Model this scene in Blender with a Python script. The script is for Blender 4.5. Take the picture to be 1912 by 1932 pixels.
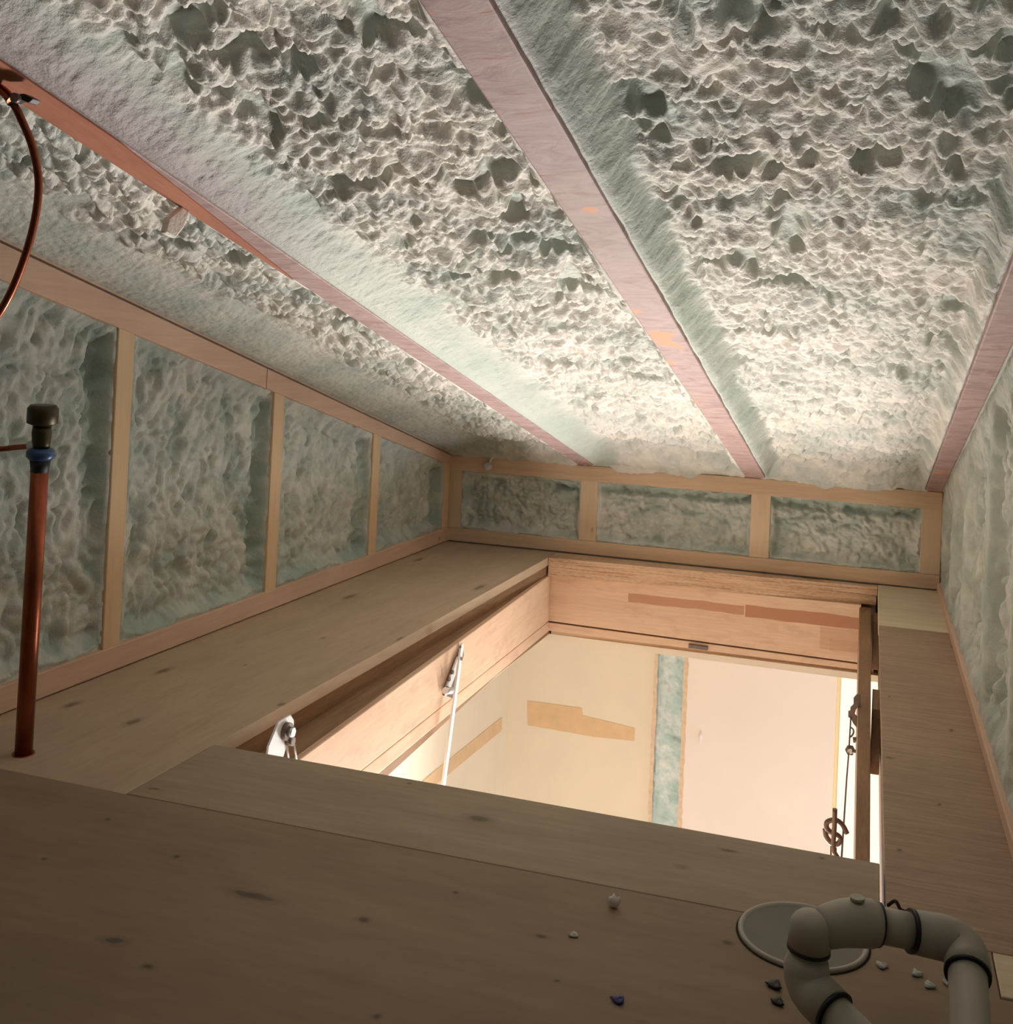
import bpy, math, random
import numpy as np
from mathutils import Vector, Matrix

# ------------------------------------------------------------------ camera
F_PX, CX, CY = 2013.176, 999.300, 643.138
W_PX, H_PX = 1912.0, 1932.0
FW = np.array([-0.30974055, 0.95067602, 0.01661027])
RT = np.array([0.9501056, 0.30878263, 0.04418868])
UP = np.array([-0.03688016, -0.02946854, 0.99888511])
CAM = np.array([0.0, 0.0, 0.48544])
scn = bpy.context.scene
for o in list(bpy.data.objects): bpy.data.objects.remove(o)
cd = bpy.data.cameras.new('camera'); cam = bpy.data.objects.new('camera', cd)
scn.collection.objects.link(cam); scn.camera = cam
cd.sensor_fit = 'HORIZONTAL'; cd.sensor_width = 36.0
cd.lens = F_PX * 36.0 / W_PX
cd.shift_x = (W_PX / 2 - CX) / W_PX
cd.shift_y = (CY - H_PX / 2) / W_PX
cd.clip_start = 0.01
cam.matrix_world = Matrix(((RT[0], UP[0], -FW[0], CAM[0]), (RT[1], UP[1], -FW[1], CAM[1]),
                           (RT[2], UP[2], -FW[2], CAM[2]), (0, 0, 0, 1)))
# ------------------------------------------------------------------ world, lights, exposure
wd = bpy.data.worlds.new('world'); scn.world = wd; wd.use_nodes = True
wd.node_tree.nodes['Background'].inputs[0].default_value = (0.75, 0.85, 1.0, 1)
wd.node_tree.nodes['Background'].inputs[1].default_value = 0.0
scn.view_settings.view_transform = 'Standard'
scn.view_settings.look = 'None'
scn.view_settings.gamma = 1.0
scn.view_settings.exposure = 0.26
scn.view_settings.use_curve_mapping = False
def area(name, loc, target, sx, sy, power, col):
    l = bpy.data.lights.new(name, 'AREA'); l.shape = 'RECTANGLE'; l.size = sx; l.size_y = sy
    l.energy = power; l.color = col
    o = bpy.data.objects.new(name, l); scn.collection.objects.link(o); o.location = loc
    o.rotation_euler = (Vector(target) - Vector(loc)).to_track_quat('-Z', 'Y').to_euler()
    return o
# daylight coming up out of the room below the hatch
area('room_ceiling_bounce', (-0.32, 2.34, -1.12), (-0.42, 0.70, 0.70), 0.80, 0.17, 17.5, (1.0, 0.94, 0.885)).data.spread = 1.9
area('room_daylight_window', (0.75, 2.7, -1.0), (-0.75, 1.2, 0.4), 0.5, 0.5, 8.5, (0.86, 0.95, 1.0))
area('room_daylight_floor', (-0.4, 1.2, -2.1), (-0.4, 2.5, 0), 1.0, 1.0, 13, (1.0, 0.93, 0.87))
# weak added fill light in the unseen attic end behind the camera
area('attic_fill_light', (-0.35, -0.45, 0.72), (-0.4, 2.0, 0.1), 0.5, 0.25, 0.07, (1.0, 0.9, 0.78))

# ------------------------------------------------------------------ numbers of the place
XL, XR, YF, ZK, S = -1.0502, 0.1548, 2.6, 0.2239, 0.24577
HX0, HX1, HY0 = -0.748, 0.021, 1.129            # hatch opening in the deck
def roofz(y): return ZK + S * (YF - y)
def at(x, y, axis, val):
    d = FW + RT * (x - CX) / F_PX - UP * (y - CY) / F_PX
    return CAM + d * ((val - CAM[axis]) / d[axis])
def dep(x, y, t):
    return CAM + t * (FW + RT * (x - CX) / F_PX - UP * (y - CY) / F_PX)
rng = random.Random(4)

# ------------------------------------------------------------------ mesh helpers
class MB:
    def __init__(s): s.v = []; s.f = []; s.sm = []
    def add(s, vs, fs, smooth=False):
        b = len(s.v); s.v += [tuple(map(float, q)) for q in vs]
        for f in fs: s.f.append([i + b for i in f]); s.sm.append(smooth)
        return s
    def hexa(s, lo, hi):            # 4 bottom corners, 4 top corners, both ccw seen from above
        return s.add(list(lo) + list(hi), [(3, 2, 1, 0), (4, 5, 6, 7), (0, 1, 5, 4), (1, 2, 6, 5), (2, 3, 7, 6), (3, 0, 4, 7)])
    def box(s, a, b):
        (x0, y0, z0), (x1, y1, z1) = a, b
        c = [(x0, y0), (x1, y0), (x1, y1), (x0, y1)]
        return s.hexa([(x, y, z0) for x, y in c], [(x, y, z1) for x, y in c])
    def prism(s, pts, z0, z1):
        n = len(pts)
        return s.add([(x, y, z0) for x, y in pts] + [(x, y, z1) for x, y in pts],
                     [tuple(range(n - 1, -1, -1)), tuple(range(n, 2 * n))] + [(i, (i + 1) % n, n + (i + 1) % n, n + i) for i in range(n)])
    def extrude(s, pts, off):       # planar outline of 3D points pushed along off
        n = len(pts); off = np.array(off)
        return s.add(list(pts) + [np.array(p) + off for p in pts],
                     [tuple(range(n - 1, -1, -1)), tuple(range(n, 2 * n))] + [(i, (i + 1) % n, n + (i + 1) % n, n + i) for i in range(n)])
    def tube(s, path, r, n=20, cap=True):
        P = [np.array(p, float) for p in path]; m = len(P)
        R = [r] * m if not hasattr(r, '__len__') else r
        T = [P[min(i + 1, m - 1)] - P[max(i - 1, 0)] for i in range(m)]
        T = [t / (np.linalg.norm(t) + 1e-12) for t in T]
        a = np.array([0, 0, 1.0]) if abs(T[0][2]) < .9 else np.array([1.0, 0, 0])
        N = np.cross(T[0], a); N /= np.linalg.norm(N); vs = []
        for i in range(m):
            N = N - T[i] * (N @ T[i]); N /= np.linalg.norm(N); B = np.cross(T[i], N)
            for k in range(n):
                w = 2 * math.pi * k / n; vs.append(P[i] + R[i] * (math.cos(w) * N + math.sin(w) * B))
        fs = [(i * n + k, i * n + (k + 1) % n, (i + 1) * n + (k + 1) % n, (i + 1) * n + k) for i in range(m - 1) for k in range(n)]
        s.add(vs, fs, True)
        if cap:
            b = len(s.v) - m * n
            s.f.append([b + k for k in range(n)][::-1]); s.sm.append(False)
            s.f.append([b + (m - 1) * n + k for k in range(n)]); s.sm.append(False)
        return s
    def build(s, name, m, parent=None, origin=None, bevel=0, seg=2):
        v = np.array(s.v)
        if origin is None:
            origin = np.array([(v[:, 0].min() + v[:, 0].max()) / 2, (v[:, 1].min() + v[:, 1].max()) / 2, v[:, 2].min()])
        me = bpy.data.meshes.new(name); me.from_pydata([tuple(q) for q in (v - origin)], [], s.f)
        me.polygons.foreach_set('use_smooth', s.sm); me.materials.append(m); me.update()
        o = bpy.data.objects.new(name, me); scn.collection.objects.link(o)
        if parent is not None:
            o.parent = parent; pl = parent
            w = np.array(parent['_w']) if '_w' in parent else np.zeros(3)
            o.location = Vector(origin - w)
        else:
            o.location = Vector(origin)
        o['_w'] = [float(q) for q in origin]
        if bevel:
            md = o.modifiers.new('bevel', 'BEVEL'); md.width = bevel; md.segments = seg; md.limit_method = 'ANGLE'; md.angle_limit = 0.6
        return o
def tag(o, label=None, cat=None, group=None, kind=None):
    if label: o['label'] = label
    if cat: o['category'] = cat
    if group: o['group'] = group
    if kind: o['kind'] = kind
    return o
def thing(name, loc, label, cat, group=None):
    o = bpy.data.objects.new(name, None); scn.collection.objects.link(o)
    o.location = Vector(loc); o['_w'] = [float(q) for q in loc]; o.empty_display_size = 0.02
    return tag(o, label, cat, group)
def smooth_path(P, n=8):            # Catmull-Rom through the points
    P = [np.array(p, float) for p in P]; P = [2 * P[0] - P[1]] + P + [2 * P[-1] - P[-2]]; out = []
    for i in range(1, len(P) - 2):
        for k in range(n):
            t = k / n
            out.append(.5 * ((2 * P[i]) + (P[i + 1] - P[i - 1]) * t + (2 * P[i - 1] - 5 * P[i] + 4 * P[i + 1] - P[i + 2]) * t * t + (3 * P[i] - P[i - 1] - 3 * P[i + 1] + P[i + 2]) * t ** 3))
    out.append(P[-2]); return out
def bend(a, c, b, r, n=10):         # straight a -> rounded corner c -> straight b
    a, c, b = (np.array(q, float) for q in (a, c, b)); u = (a - c) / np.linalg.norm(a - c); w = (b - c) / np.linalg.norm(b - c)
    p0, p1 = c + u * r, c + w * r
    return [a] + [(1 - t) ** 2 * p0 + 2 * t * (1 - t) * c + t * t * p1 for t in np.linspace(0, 1, n)] + [b]

# ------------------------------------------------------------------ materials
def srgb(r, g, b):
    f = lambda c: (c / 255 / 12.92) if c <= 10 else ((c / 255 + .055) / 1.055) ** 2.4
    return (f(r), f(g), f(b), 1)
class NT:
    def __init__(s, name):
        s.m = bpy.data.materials.new(name); s.m.use_nodes = True; s.t = s.m.node_tree; s.b = s.t.nodes['Principled BSDF']
        g = s.t.nodes.new('ShaderNodeNewGeometry'); s.pos = g.outputs['Position']
    def n(s, typ, **k):
        q = s.t.nodes.new(typ)
        for a, b in k.items(): setattr(q, a, b)
        return q
    def set(s, sock, v):
        if isinstance(v, bpy.types.NodeSocket): s.t.links.new(v, sock)
        else: sock.default_value = v
    def mapping(s, scale, rot=(0, 0, 0), loc=(0, 0, 0), src=None):
        q = s.n('ShaderNodeMapping'); s.set(q.inputs['Vector'], src or s.pos); q.inputs['Scale'].default_value = scale
        q.inputs['Rotation'].default_value = rot; q.inputs['Location'].default_value = loc; return q.outputs[0]
    def noise(s, vec, scale=1, detail=4, rough=.55, dist=0):
        q = s.n('ShaderNodeTexNoise'); s.set(q.inputs['Vector'], vec); q.inputs['Scale'].default_value = scale
        q.inputs['Detail'].default_value = detail; q.inputs['Roughness'].default_value = rough; q.inputs['Distortion'].default_value = dist
        return q.outputs['Fac']
    def ramp(s, fac, stops):
        q = s.n('ShaderNodeValToRGB'); s.set(q.inputs[0], fac); e = q.color_ramp.elements
        while len(e) < len(stops): e.new(.5)
        for i, (p, c) in enumerate(stops):
            e[i].position = p; e[i].color = c if hasattr(c, '__len__') else (c, c, c, 1)
        return q.outputs[0]
    def mix(s, f, a, b, mode='MIX'):
        q = s.n('ShaderNodeMix', data_type='RGBA', blend_type=mode); s.set(q.inputs[0], f); s.set(q.inputs[6], a); s.set(q.inputs[7], b)
        return q.outputs[2]
    def math(s, op, a, b=0.0):
        q = s.n('ShaderNodeMath', operation=op); s.set(q.inputs[0], a); s.set(q.inputs[1], b); return q.outputs[0]
    def vmath(s, op, a, b):
        q = s.n('ShaderNodeVectorMath', operation=op); s.set(q.inputs[0], a); s.set(q.inputs[1], b); return q
    def bump(s, h, strength=.3, dist=.002):
        q = s.n('ShaderNodeBump'); q.inputs['Strength'].default_value = strength; q.inputs['Distance'].default_value = dist
        s.set(q.inputs['Height'], h); s.t.links.new(q.outputs[0], s.b.inputs['Normal'])
    def out(s, col, rough=.7, metal=0):
        s.set(s.b.inputs['Base Color'], col); s.set(s.b.inputs['Roughness'], rough); s.b.inputs['Metallic'].default_value = metal
        return s.m
def flat(name, col, rough=.6, metal=0, var=.12, scale=60):
    t = NT(name); f = t.noise(t.pos, scale, 3)
    d = tuple(c * (1 - var) for c in col[:3]) + (1,); l = tuple(min(1, c * (1 + var)) for c in col[:3]) + (1,)
    return t.out(t.ramp(f, [(.3, d), (.7, l)]), rough, metal)
def wood(name, dark, light, axis, knots=(), stretch=14, scale=9, spots=True, contrast=1.0, rough=.72, spotcol=None, stain=None):
    t = NT(name); sc = [stretch * scale / 9.0] * 3; sc[axis] = 1.0 * scale / 9.0
    v = t.mapping(tuple(sc)); f1 = t.noise(v, scale * .35, 5, .6, .6); f2 = t.noise(v, scale * 2.2, 3, .5)
    f = t.math('ADD', t.math('MULTIPLY', f1, .65), t.math('MULTIPLY', f2, .35))
    lo, hi = .5 - .22 / contrast, .5 + .22 / contrast
    c = t.ramp(f, [(max(0, lo), dark), (min(1, hi), light)])
    big = t.noise(t.pos, 3.1, 3); c = t.mix(1.0, c, t.ramp(big, [(.3, .86), (.7, 1.06)]), 'MULTIPLY')
    if spots:
        v2 = t.mapping((55, 55, 55) if axis is None else tuple(34 if i != axis else 20 for i in range(3)))
        q = t.n('ShaderNodeTexVoronoi'); t.set(q.inputs['Vector'], v2); q.inputs['Scale'].default_value = .42
        m = t.ramp(q.outputs['Distance'], [(.03, 1.0), (.09, 0.0)]); m = t.math('MULTIPLY', m, t.ramp(t.noise(t.pos, 5.0, 2), [(.5, 0.0), (.62, .8)]))
        c = t.mix(m, c, spotcol or tuple(k * .3 for k in dark[:3]) + (1,))
    if knots:
        acc = None; core = None
        wob = t.n('ShaderNodeTexNoise'); t.set(wob.inputs['Vector'], t.pos); wob.inputs['Scale'].default_value = 45
        sub = t.vmath('SUBTRACT', wob.outputs['Color'], (.5, .5, .5)); scl = t.vmath('SCALE', sub.outputs[0], (0, 0, 0)); scl.inputs['Scale'].default_value = .008
        p = t.vmath('ADD', t.pos, scl.outputs[0]).outputs[0]
        for (x, y, rx, ry) in knots:
            d = t.vmath('SUBTRACT', p, (x, y, 0)).outputs[0]; d = t.vmath('MULTIPLY', d, (1 / rx, 1 / ry, 0)).outputs[0]
            l = t.vmath('LENGTH', d, (0, 0, 0)).outputs['Value']
            acc = l if acc is None else t.math('MINIMUM', acc, l)
        k = t.ramp(acc, [(.0, .82), (.35, .62), (.42, .3), (.9, 0.0)])
        c = t.mix(k, c, tuple(q * .28 for q in dark[:3]) + (1,))
    if stain is not None:
        s_ = t.ramp(t.noise(t.pos, 6, 4, .6), [(.52, 0.0), (.6, .55)]); c = t.mix(s_, c, stain)
    t.bump(f, .25, .0015)
    return t.out(c, rough)
def fpt(x, y): q = at(x, y, 2, 0); return q[0], q[1]

def foam_material(name, cream, mint, s1=7.0):
    t = NT(name); a = t.noise(t.pos, s1, 5, .6); b = t.noise(t.pos, 40, 3)
    f = t.math('ADD', t.math('MULTIPLY', a, .7), t.math('MULTIPLY', b, .3))
    c = t.ramp(f, [(.40, mint), (.60, cream)])
    at_ = t.n('ShaderNodeAttribute'); at_.attribute_name = 'mint_mix'
    c = t.mix(at_.outputs['Fac'], c, tuple(k * q for k, q in zip(mint[:3], (.86, .93, .91))) + (1,))  # darker mint mixed in along rafter ramps, hollows and stud edges
    a2 = t.n('ShaderNodeAttribute'); a2.attribute_name = 'overspray'; c = t.mix(a2.outputs['Fac'], c, srgb(158, 148, 146))
    h = t.noise(t.pos, 190, 4, .65); t.bump(h, .6, .003)
    return t.out(c, .62)

M = {}
CREAM = srgb(228, 222, 213); MINT = srgb(184, 190, 183)
M['foam'] = foam_material('spray_foam', CREAM, MINT)
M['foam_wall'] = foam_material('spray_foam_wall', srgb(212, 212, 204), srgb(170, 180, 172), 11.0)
kn_left = [fpt(*k) + r for k, r in (((308, 1266), (.013, .035)), ((135, 1330), (.012, .03)), ((252, 1362), (.012, .028)), ((660, 1126), (.016, .05)), ((790, 1056), (.012, .05)), ((905, 1108), (.012, .06)), ((462, 1255), (.004, .008)), ((645, 1283), (.003, .008)), ((755, 1205), (.006, .03)))]
kn_strip = [fpt(*k) + r for k, r in (((905, 1545), (.028, .014)), ((290, 1488), (.014, .006)), ((775, 1478), (.006, .004)), ((1550, 1619), (.007, .005)), ((1375, 1605), (.02, .006)), ((740, 1610), (.012, .006)))]
kn_near = [fpt(*k) + r for k, r in (((686, 1736), (.011, .008)), ((282, 1823), (.009, .007)), ((333, 1615), (.007, .006)), ((862, 1684), (.006, .005)), ((200, 1546), (.006, .005)), ((85, 1620), (.005, .005)), ((1375, 1780), (.009, .007)), ((1050, 1850), (.006, .004)), ((710, 1918), (.006, .006)), ((215, 1775), (.02, .01)), ((480, 1690), (.05, .012)), ((1020, 1767), (.01, .006)))]
kn_right = [fpt(*k) + r for k, r in (((1697, 1604), (.006, .008)), ((1773, 1519), (.005, .009)), ((1678, 1314), (.004, .009)), ((1795, 1378), (.006, .012)), ((1680, 1430), (.009, .008)), ((1798, 1220), (.006, .016)))]
M['ply_left'] = wood('plywood_left', srgb(178, 150, 124), srgb(206, 182, 154), 1, kn_left, stretch=7, contrast=.8)
M['ply_strip'] = wood('plywood_strip', srgb(148, 128, 104), srgb(178, 158, 132), 0, kn_strip, stretch=7, contrast=.9)
M['ply_near'] = wood('plywood_near', srgb(134, 110, 88), srgb(164, 140, 115), 0, kn_near, stretch=5, contrast=.8)
M['ply_right'] = wood('plywood_right', srgb(140, 112, 92), srgb(188, 158, 132), 0, kn_right, stretch=20, scale=16, contrast=1.1)
M['ply_pale'] = wood('plywood_pale', srgb(206, 184, 154), srgb(226, 208, 178), 0, stretch=14)
def edge_wood():
    t = NT('plywood_edge'); a = t.noise(t.mapping((6, 6, 420)), 1.0, 3, .6, .3); b2 = t.noise(t.mapping((90, 90, 300)), 1.0, 3)
    f = t.math('ADD', t.math('MULTIPLY', a, .7), t.math('MULTIPLY', b2, .3)); t.bump(f, .3, .001)
    return t.out(t.ramp(f, [(.34, srgb(150, 112, 84)), (.48, srgb(204, 166, 134)), (.66, srgb(222, 190, 160))]), .8)
M['ply_edge'] = edge_wood()
M['stud'] = wood('stud_pine', srgb(216, 182, 142), srgb(232, 204, 166), 2, stretch=12)
M['plate'] = wood('plate_pine', srgb(208, 170, 146), srgb(228, 194, 168), 1, stretch=16)
M['plate_far'] = wood('plate_far_pine', srgb(200, 168, 138), srgb(224, 196, 166), 0, stretch=16, contrast=1.1, knots=())
M['joist'] = wood('joist_wood', srgb(124, 92, 64), srgb(172, 134, 98), 1, stretch=14, scale=12, spots=False)
M['stud_far'] = wood('stud_far_pine', srgb(208, 180, 150), srgb(226, 202, 172), 2, stretch=10)

def rafter_material():
    t = NT('rafter_overspray'); v = t.mapping((1, .35, 1)); a = t.noise(t.mapping((14, 30, 14)), 1.6, 5, .65, 1.0)
    c = t.ramp(a, [(.3, srgb(140, 112, 108)), (.5, srgb(166, 140, 136)), (.7, srgb(178, 154, 150))])
    cr = t.ramp(t.noise(t.mapping((8, 60, 8)), 1.4, 5, .7, 1.5), [(.60, 0.0), (.68, .7)])
    c = t.mix(cr, c, srgb(150, 84, 66))
    peel = t.ramp(t.noise(t.mapping((10, 6, 10), loc=(3.1, 1.7, 0)), 1.3, 3, .5), [(.66, 0.0), (.69, .9)])
    c = t.mix(peel, c, srgb(216, 142, 96)); t.bump(a, .35, .002)
    return t.out(c, .6)
M['rafter'] = rafter_material()
M['rafter_bare'] = wood('rafter_bare_wood', srgb(158, 98, 74), srgb(188, 124, 96), 1, stretch=12, spots=False)
def laminated():
    t = NT('laminated_pine'); sep = t.n('ShaderNodeSeparateXYZ'); t.set(sep.inputs[0], t.pos)
    cmb = t.n('ShaderNodeCombineXYZ'); t.set(cmb.inputs[0], t.math('ADD', sep.outputs[0], sep.outputs[1])); t.set(cmb.inputs[1], sep.outputs[2])
    br = t.n('ShaderNodeTexBrick'); t.set(br.inputs['Vector'], cmb.outputs[0]); br.inputs['Scale'].default_value = 1.0
    br.inputs['Brick Width'].default_value = .31; br.inputs['Row Height'].default_value = .031; br.inputs['Mortar Size'].default_value = .0004
    br.offset = .37; br.inputs['Bias'].default_value = -.6; br.inputs['Mortar Size'].default_value = 0.0
    br.inputs['Color1'].default_value = srgb(226, 190, 160); br.inputs['Color2'].default_value = srgb(208, 168, 138); br.inputs['Mortar'].default_value = srgb(200, 156, 124)
    g = t.noise(t.mapping((3, 3, 60)), 4, 4, .6, .5); c = t.mix(1.0, br.outputs['Color'], t.ramp(g, [(.3, .9), (.7, 1.05)]), 'MULTIPLY')
    wv = t.math('MULTIPLY', t.math('SUBTRACT', t.noise(t.pos, 9, 2), .5), .012); zz = t.math('ADD', sep.outputs[2], wv)
    for (xa, ya, xb, yb, k) in ((1186, 1120, 1404, 1166, .75), (1407, 1144, 1622, 1190, .9), (1548, 1192, 1622, 1228, .35)):
        p0, p1 = at(xa, ya, 1, 2.558), at(xb, yb, 1, 2.558)
        z0, z1 = (-.094, -.073) if ya < 1140 else ((-.098, -.070) if ya < 1180 else (-.150, -.100))
        m = t.math('MULTIPLY', t.math('GREATER_THAN', sep.outputs[0], p0[0]), t.math('LESS_THAN', sep.outputs[0], p1[0]))
        m = t.math('MULTIPLY', m, t.math('MULTIPLY', t.math('GREATER_THAN', zz, z0), t.math('LESS_THAN', zz, z1)))
        m = t.math('MULTIPLY', m, t.math('GREATER_THAN', sep.outputs[1], 2.5)); c = t.mix(t.math('MULTIPLY', m, k), c, srgb(178, 118, 84))
    bl = t.ramp(t.noise(t.mapping((7, 7, 16)), 2.2, 4, .6), [(.52, 0.0), (.66, .3)]); c = t.mix(bl, c, srgb(184, 140, 122))
    return t.out(c, .5)
M['lam'] = laminated()
M['drywall_tan'] = flat('drywall_paper_tan', srgb(234, 222, 204), .8, var=.03, scale=8)
M['drywall_pink'] = flat('drywall_painted_pale', srgb(240, 228, 224), .6, var=.02, scale=5)
M['tape'] = flat('brown_paper_patch', srgb(222, 190, 152), .8, var=.06, scale=30)
M['paper_edge'] = flat('torn_paper_edge', srgb(222, 196, 170), .85, var=.1, scale=90)
M['wall_yellow'] = flat('wall_corner_yellow', srgb(242, 214, 160), .7, var=.03)
M['strip_foam'] = foam_material('strip_foam', srgb(230, 240, 242), srgb(184, 212, 216), 30.0)
M['copper'] = flat('copper_dull', srgb(150, 82, 56), .32, .85, .18, 40)
M['black'] = flat('black_rubber', srgb(24, 24, 26), .5)
M['blue_steel'] = flat('valve_blue', srgb(60, 84, 130), .3, .3)
M['valve'] = flat('valve_bronze', srgb(70, 62, 44), .4, .7)
M['steel'] = flat('zinc_steel', srgb(224, 228, 232), .28, .55, .05)
M['steel_dark'] = flat('dull_steel', srgb(120, 104, 98), .45, .6, .12)
M['white_steel'] = flat('lit_steel_white', srgb(246, 248, 250), .3, .1, .02)  # bright reflections on the steel put into a near-white base colour
M['pvc'] = flat('grey_white_pvc', srgb(178, 172, 158), .55, 0, .07, 30)
M['glue'] = flat('pvc_glue_ring', srgb(26, 26, 34), .4)
M['dark_gap'] = flat('dark_seam', srgb(34, 24, 16), .9)
M['concrete'] = flat('room_floor_board', srgb(190, 170, 140), .7)

# ------------------------------------------------------------------ foam surfaces (displaced grids, real relief)
def lumps(u, v, cell, seed, jitter=.9, rmin=.55, rmax=1.05, skew=0.0):
    """height field of overlapping rounded lumps, about 0..1"""
    U, V = u / cell, v / cell; iu, iv = np.floor(U).astype(int), np.floor(V).astype(int)
    def h(a, b, k):
        q = (a * 374761393 + b * 668265263 + (seed * 97 + k) * 2147483647) & 0xffffffff
        q = ((q ^ (q >> 13)) * 1274126177) & 0xffffffff
        return ((q ^ (q >> 16)) & 0xffff) / 65535.0
    best = np.zeros_like(U)
    for du in (-1, 0, 1):
        for dv in (-1, 0, 1):
            a, b = iu + du, iv + dv
            px = a + .5 + jitter * (h(a, b, 1) - .5); py = b + .5 + jitter * (h(a, b, 2) - .5)
            r = rmin + (rmax - rmin) * h(a, b, 3); d2 = ((U - px) ** 2 + (V - py) ** 2) / (r * r)
            best = np.maximum(best, r / rmax * (.5 + .5 * h(a, b, 4)) * np.sqrt(np.clip(1 - d2, 0, 1)) * (1 + skew * (V - py) / r))
    return best
def vnoise(u, v, cell, seed):
    U, V = u / cell, v / cell; iu, iv = np.floor(U).astype(int), np.floor(V).astype(int); fu, fv = U - iu, V - iv
    fu = fu * fu * (3 - 2 * fu); fv = fv * fv * (3 - 2 * fv)
    def h(a, b):
        q = (a * 374761393 + b * 668265263 + seed * 1442695041) & 0xffffffff
        q = ((q ^ (q >> 13)) * 1274126177) & 0xffffffff
        return ((q ^ (q >> 16)) & 0xffff) / 65535.0
    return (h(iu, iv) * (1 - fu) + h(iu + 1, iv) * fu) * (1 - fv) + (h(iu, iv + 1) * (1 - fu) + h(iu + 1, iv + 1) * fu) * fv
def sst(x, a, b):
    t = np.clip((x - a) / (b - a), 0, 1); return t * t * (3 - 2 * t)
def grid_object(name, P, mint_mix, m, flip=False):
    n0, n1 = P.shape[:2]; v = P.reshape(-1, 3)
    i = np.arange(n0 * n1).reshape(n0, n1)
    q = np.stack([i[:-1, :-1], i[1:, :-1], i[1:, 1:], i[:-1, 1:]], -1).reshape(-1, 4)
    if flip: q = q[:, ::-1]
    me = bpy.data.meshes.new(name); me.vertices.add(len(v)); me.vertices.foreach_set('co', v.astype(np.float32).ravel())
    me.loops.add(q.size); me.loops.foreach_set('vertex_index', q.astype(np.int32).ravel())
    me.polygons.add(len(q)); me.polygons.foreach_set('loop_start', (np.arange(len(q)) * 4).astype(np.int32))
    me.polygons.foreach_set('loop_total', np.full(len(q), 4, np.int32))
    me.update(calc_edges=True); me.polygons.foreach_set('use_smooth', np.ones(len(q), bool))
    a = me.attributes.new('mint_mix', 'FLOAT', 'POINT'); a.data.foreach_set('value', mint_mix.astype(np.float32).ravel())
    me.materials.append(m); me.validate()
    o = bpy.data.objects.new(name, me); scn.collection.objects.link(o); return o

RAFT = [(-0.703, -0.660), (-0.287, -0.240), (0.117, 0.152)]
def make_ceiling():
    xs = np.arange(XL - .03, XR + .035, .0022)
    ys = np.concatenate([np.arange(-.8, .45, .012), np.arange(.45, 1.5, .0022), np.arange(1.5, 2.63, .0030)])
    X, Y = np.meshgrid(xs, ys, indexing='ij')
    wob = (vnoise(X, Y, .05, 3) - .5) * .022 + (vnoise(X, Y, .016, 7) - .5) * .010
    rec = np.full_like(X, 1.0); amp = np.full_like(X, 1.0); band = np.zeros_like(X)
    for k, (a, b) in enumerate(RAFT):
        dr = X - b + wob * .35; dl = a - X + wob * .5
        wr = .080 if k == 0 else .040
        r = np.where(X > (a + b) / 2, sst(dr, -.002, wr), sst(dl, -.002, .026)); rec = np.minimum(rec, r)
        am = np.where(X > (a + b) / 2, sst(dr, wr * .55, wr * 1.15), sst(dl, .0, .012)); amp = np.minimum(amp, am)
        band = np.maximum(band, np.where(X > b, 1 - sst(dr, wr * .6, wr * 1.05), 0))
    # the bay left of the first rafter runs down on to the sloping wall plate, smooth
    dw = X - XL + wob * .5; rec = np.minimum(rec, .15 + .85 * sst(dw, .0, .15)); amp = np.minimum(amp, sst(dw, .085, .15)); band = np.maximum(band, .6 * (1 - sst(dw, .06, .14)))
    de = YF - Y; rec = np.minimum(rec, sst(de + wob, .0, .10) * 1.0); amp = amp * (.25 + .75 * sst(de, .0, .18))
    wu, wv = X + (vnoise(X, Y, .03, 11) - .5) * .02, Y + (vnoise(X, Y, .03, 12) - .5) * .02
    big = lumps(wu * .9, wv, .034, 1, .9, .45, .9, .6); mid = lumps(wu * .85, wv, .0150, 2, .9, .45, .85, .75); sml = lumps(wu * .9, wv, .0085, 5, .9, .45, .85, .7); tiny = lumps(X, Y, .0065, 9)
    size = vnoise(X, Y, .22, 21)
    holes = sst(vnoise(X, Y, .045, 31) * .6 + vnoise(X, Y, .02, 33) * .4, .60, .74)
    H = .012 * big * (.3 + 1.1 * size) + .0135 * mid * (1 - .7 * holes) * (1.25 - .5 * size) + .0062 * sml * (1 - .9 * holes)
    und = (vnoise(X, Y, .16, 41) - .5) * .016
    D = .043 * rec - amp * (H - .008 + und) + holes * amp * .008 - (1 - amp) * .0032 * tiny * sst(rec, .02, .2)
    mint_mix = np.clip(band * .75 + holes * amp * .7, 0, 1)
    inside = np.zeros_like(X)
    for a, b in RAFT: inside = np.maximum(inside, ((X > a - .001) & (X < b + .001)) * 1.0)
    D = D + inside * .006
    Z = ZK + S * (YF - Y) + D
    # sideways swell makes the lumps overhang a little
    mauve = np.clip((1 - sst(X - RAFT[0][1], .01, .075)) * (X > RAFT[0][0]) * (1 - sst(Y, .85, 1.25)) + (1 - sst(X - RAFT[1][1], .0, .03)) * (X > RAFT[1][0]) * .4 * (1 - sst(Y, .7, 1.0)), 0, 1)
    o = grid_object('ceiling', np.stack([X, Y + amp * H * .25, Z], -1), mint_mix, M['foam'], flip=True)
    a_ = o.data.attributes.new('overspray', 'FLOAT', 'POINT'); a_.data.foreach_set('value', mauve.astype(np.float32).ravel())
    tag(o, kind='structure')
make_ceiling()
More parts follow.
